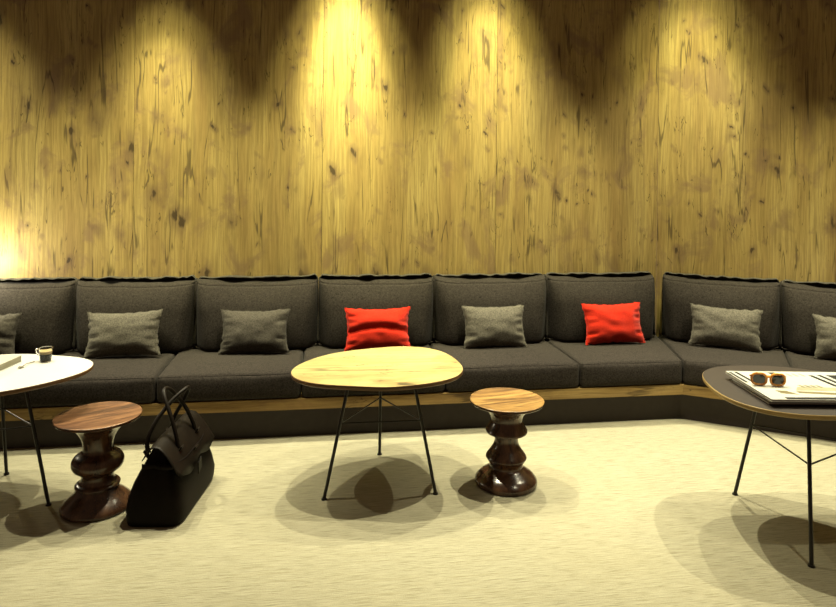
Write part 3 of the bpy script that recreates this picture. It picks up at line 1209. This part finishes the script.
# ------------------------------------------------------------------ things on the white table
def espresso(center):
    root = empty('espresso_glass', (center[0], center[1], TZL + 0.0006), R(180))
    tag(root, 'small glass of espresso with a glass handle, standing on the white table', 'glass')
    bm = bmesh.new()
    lathe(bm, [(0, 0.0), (0.020, 0.0), (0.0225, 0.003), (0.0285, 0.058), (0.029, 0.060), (0.0278, 0.0605), (0.0268, 0.058), (0.0212, 0.006), (0.0195, 0.004), (0, 0.004)], 40)
    from_bm('glass_wall', bm, M['glass'], root)
    bm = bmesh.new()
    lathe(bm, [(0, 0.0030), (0.0200, 0.0030), (0.0218, 0.0065), (0.0250, 0.034), (0.0, 0.034)], 40)
    from_bm('coffee', bm, M['coffee'], root, angle=50)
    bm = bmesh.new()
    lathe(bm, [(0, 0.0343), (0.0250, 0.0343), (0.0264, 0.0465), (0, 0.0465)], 40)
    from_bm('crema', bm, M['crema'], root, angle=50)
    bm = bmesh.new()
    tube(bm, spline([(0.0275, 0, 0.052), (0.040, 0, 0.053), (0.044, 0, 0.046), (0.040, 0, 0.034), (0.0262, 0, 0.026)], 6), 0.0032, 10)
    from_bm('handle', bm, M['glass'], root)
    return root


def teaspoon(center, rz):
    root = empty('teaspoon', (center[0], center[1], TZL + 0.0004), rz)
    tag(root, 'small steel teaspoon lying on the white table in front of the espresso glass', 'spoon')
    bm = bmesh.new()
    rings = []
    NR, NA = 6, 20
    for i in range(NR + 1):
        k = i / NR
        rings.append([bm.verts.new((0.016 * k * math.cos(2 * math.pi * a / NA), 0.010 * k * math.sin(2 * math.pi * a / NA), 0.001 + 0.0045 * k * k)) for a in range(NA)] if i else [bm.verts.new((0, 0, 0.001))])
    for a, b in zip(rings, rings[1:]):
        for k in range(NA):
            if len(a) == 1:
                bm.faces.new((a[0], b[k], b[(k + 1) % NA]))
            else:
                bm.faces.new((a[k], a[(k + 1) % NA], b[(k + 1) % NA], b[k]))
    o = from_bm('bowl', bm, M['metal'], root)
    sm = o.modifiers.new('thickness', 'SOLIDIFY'); sm.thickness = 0.001; sm.offset = 1
    bm = bmesh.new()
    tube(bm, spline([(0.0145, 0, 0.005), (0.035, 0, 0.0075), (0.065, 0, 0.004), (0.090, 0, 0.002)], 6), 0.0016, 8, r2=0.0022)
    from_bm('spoon_handle', bm, M['metal'], root)
    return root


def book(name, corner, ang, w, d, h, z, label, cat, cover, inner, group=None, tilt=0):
    """corner = front-right... local x runs along the spine width, y along depth"""
    root = empty(name, (corner[0], corner[1], z), ang)
    tag(root, label, cat, group)
    c = 0.0014
    bm = bmesh.new()
    prism(bm, [(0.002, 0.002), (w - 0.002, 0.002), (w - 0.002, d - 0.002), (0.002, d - 0.002)], c + 0.0001, h - c - 0.0001)
    from_bm('pages', bm, inner, root, smooth=False)
    for z0, nm in ((0, 'back_cover'), (h - c, 'front_cover')):
        bm = bmesh.new()
        prism(bm, [(0, 0), (w, 0), (w, d), (0, d)], z0, z0 + c)
        o = from_bm(nm, bm, cover, root, smooth=False)
    return root


espresso((-1.655, 2.905))
teaspoon((-1.700, 2.800), R(88))
book('book', (-1.998, 2.580), R(0), 0.24, 0.32, 0.027, TZL + 0.0006, 'thick white book with cream page edges lying on the white table',
     'book', M['cover_white'], M['pages'])


# ------------------------------------------------------------------ magazines and sunglasses on the dark table
def magazine(loc, ang, w, d, h, z, label, prints, dark=False):
    root = book('magazine', loc, ang, w, d, h, z, label, 'magazine', M['ink'] if dark else M['cover_white'], M['paper'], 'magazines on the dark table')
    for i, (poly, mat) in enumerate(prints):
        bm = bmesh.new()
        prism(bm, poly, h + 0.00005, h + 0.0003)
        from_bm('cover_print', bm, mat, root, smooth=False)
    return root


def rect(x0, y0, x1, y1, sh=0.0):
    return [(x0, y0), (x1, y0), (x1 + sh, y1), (x0 + sh, y1)]


magazine((1.298, 2.389), R(1), 0.44, 0.265, 0.010, TZR + 0.0006, 'magazine with black cover at the bottom of the pile on the dark table', [], dark=True)
magazine((1.300, 2.386), R(1.5), 0.44, 0.270, 0.010, TZR + 0.0110, 'plain white magazine in the middle of the pile on the dark table', [])
K = M['ink']
prints = [([(0.006, 0.20), (0.019, 0.20), (0.016, 0.34), (0.004, 0.34)], K), ([(0.034, 0.20), (0.048, 0.20), (0.042, 0.345), (0.028, 0.345)], K),
          ([(0.175, 0.265), (0.207, 0.265), (0.195, 0.340), (0.163, 0.340)], K)]
for x in (0.212, 0.236, 0.262, 0.290):
    prints.append(([(x, 0.290), (x + 0.007, 0.290), (x + 0.002, 0.325), (x - 0.005, 0.325)], M['print_grey']))
prints += [([(0.330, 0.160), (0.350, 0.160), (0.333, 0.305), (0.315, 0.305)], K), ([(0.364, 0.180), (0.382, 0.180), (0.370, 0.310), (0.352, 0.310)], K),
           ([(0.395, 0.170), (0.445, 0.170), (0.440, 0.310), (0.390, 0.310)], K),
           ([(0.075, 0.070), (0.135, 0.055), (0.110, 0.100), (0.070, 0.105)], M['print_beige']),
           ([(0.145, 0.075), (0.300, 0.055), (0.300, 0.080), (0.145, 0.098)], M['print_beige']),
           ([(0.150, 0.105), (0.400, 0.100), (0.400, 0.140), (0.180, 0.150)], M['print_pale']),
           ([(0.060, 0.003), (0.455, 0.003), (0.455, 0.036), (0.060, 0.024)], K)]
for x in (0.200, 0.222, 0.244, 0.266):
    prints.append(([(x, 0.145), (x + 0.013, 0.142), (x + 0.006, 0.170), (x - 0.007, 0.172)], M['print_beige']))
magazine((1.293, 2.360), R(0), 0.46, 0.355, 0.009, TZR + 0.0214, 'white magazine with black and beige print on top of the pile', prints)


def sunglasses(loc, rz):
    root = empty('sunglasses', loc, rz)
    tag(root, 'tortoiseshell sunglasses with dark lenses lying on the white magazine', 'sunglasses')

    def rimloop(cx, k=1.0, n=28):
        pts = []
        for i in range(n):
            a = 2 * math.pi * i / n
            x = 0.0265 * k * math.copysign(abs(math.cos(a)) ** 0.75, math.cos(a))
            z = 0.0215 * k * math.copysign(abs(math.sin(a)) ** 0.8, math.sin(a))
            pts.append(Vector((cx + x, 0.004 * ((cx + x) / 0.06) ** 2, 0.0255 + z)))
        return pts
    bm = bmesh.new()
    for sx in (-1, 1):
        tube(bm, rimloop(sx * 0.034), 0.0048, 8, closed=True)
    tube(bm, spline([(-0.010, 0.0, 0.031), (0, -0.002, 0.035), (0.010, 0.0, 0.031)], 5), 0.0032, 8)
    from_bm('frame', bm, M['tortoise'], root)
    for sx in (-1, 1):
        bm = bmesh.new()
        lp = rimloop(sx * 0.034, 0.96)
        a = [bm.verts.new(p + Vector((0, -0.0010, 0))) for p in lp]
        b = [bm.verts.new(p + Vector((0, 0.0010, 0))) for p in lp]
        bm.faces.new(a); bm.faces.new(b[::-1])
        for i in range(len(lp)):
            bm.faces.new((a[i], b[i], b[(i + 1) % len(lp)], a[(i + 1) % len(lp)]))
        from_bm('lens', bm, M['lens'], root, smooth=False)
        bm = bmesh.new()
        tube(bm, spline([(sx * 0.061, 0.006, 0.036), (sx * 0.064, 0.014 + 0.005 * sx, 0.036), (sx * 0.030, 0.018 + 0.005 * sx, 0.034), (-sx * 0.030, 0.018 + 0.005 * sx, 0.026), (-sx * 0.056, 0.016 + 0.005 * sx, 0.008)], 6), 0.0028, 8)
        from_bm('temple', bm, M['tortoise'], root)
    return root


sunglasses((1.365, 2.515, TZR + 0.0309), R(-8))
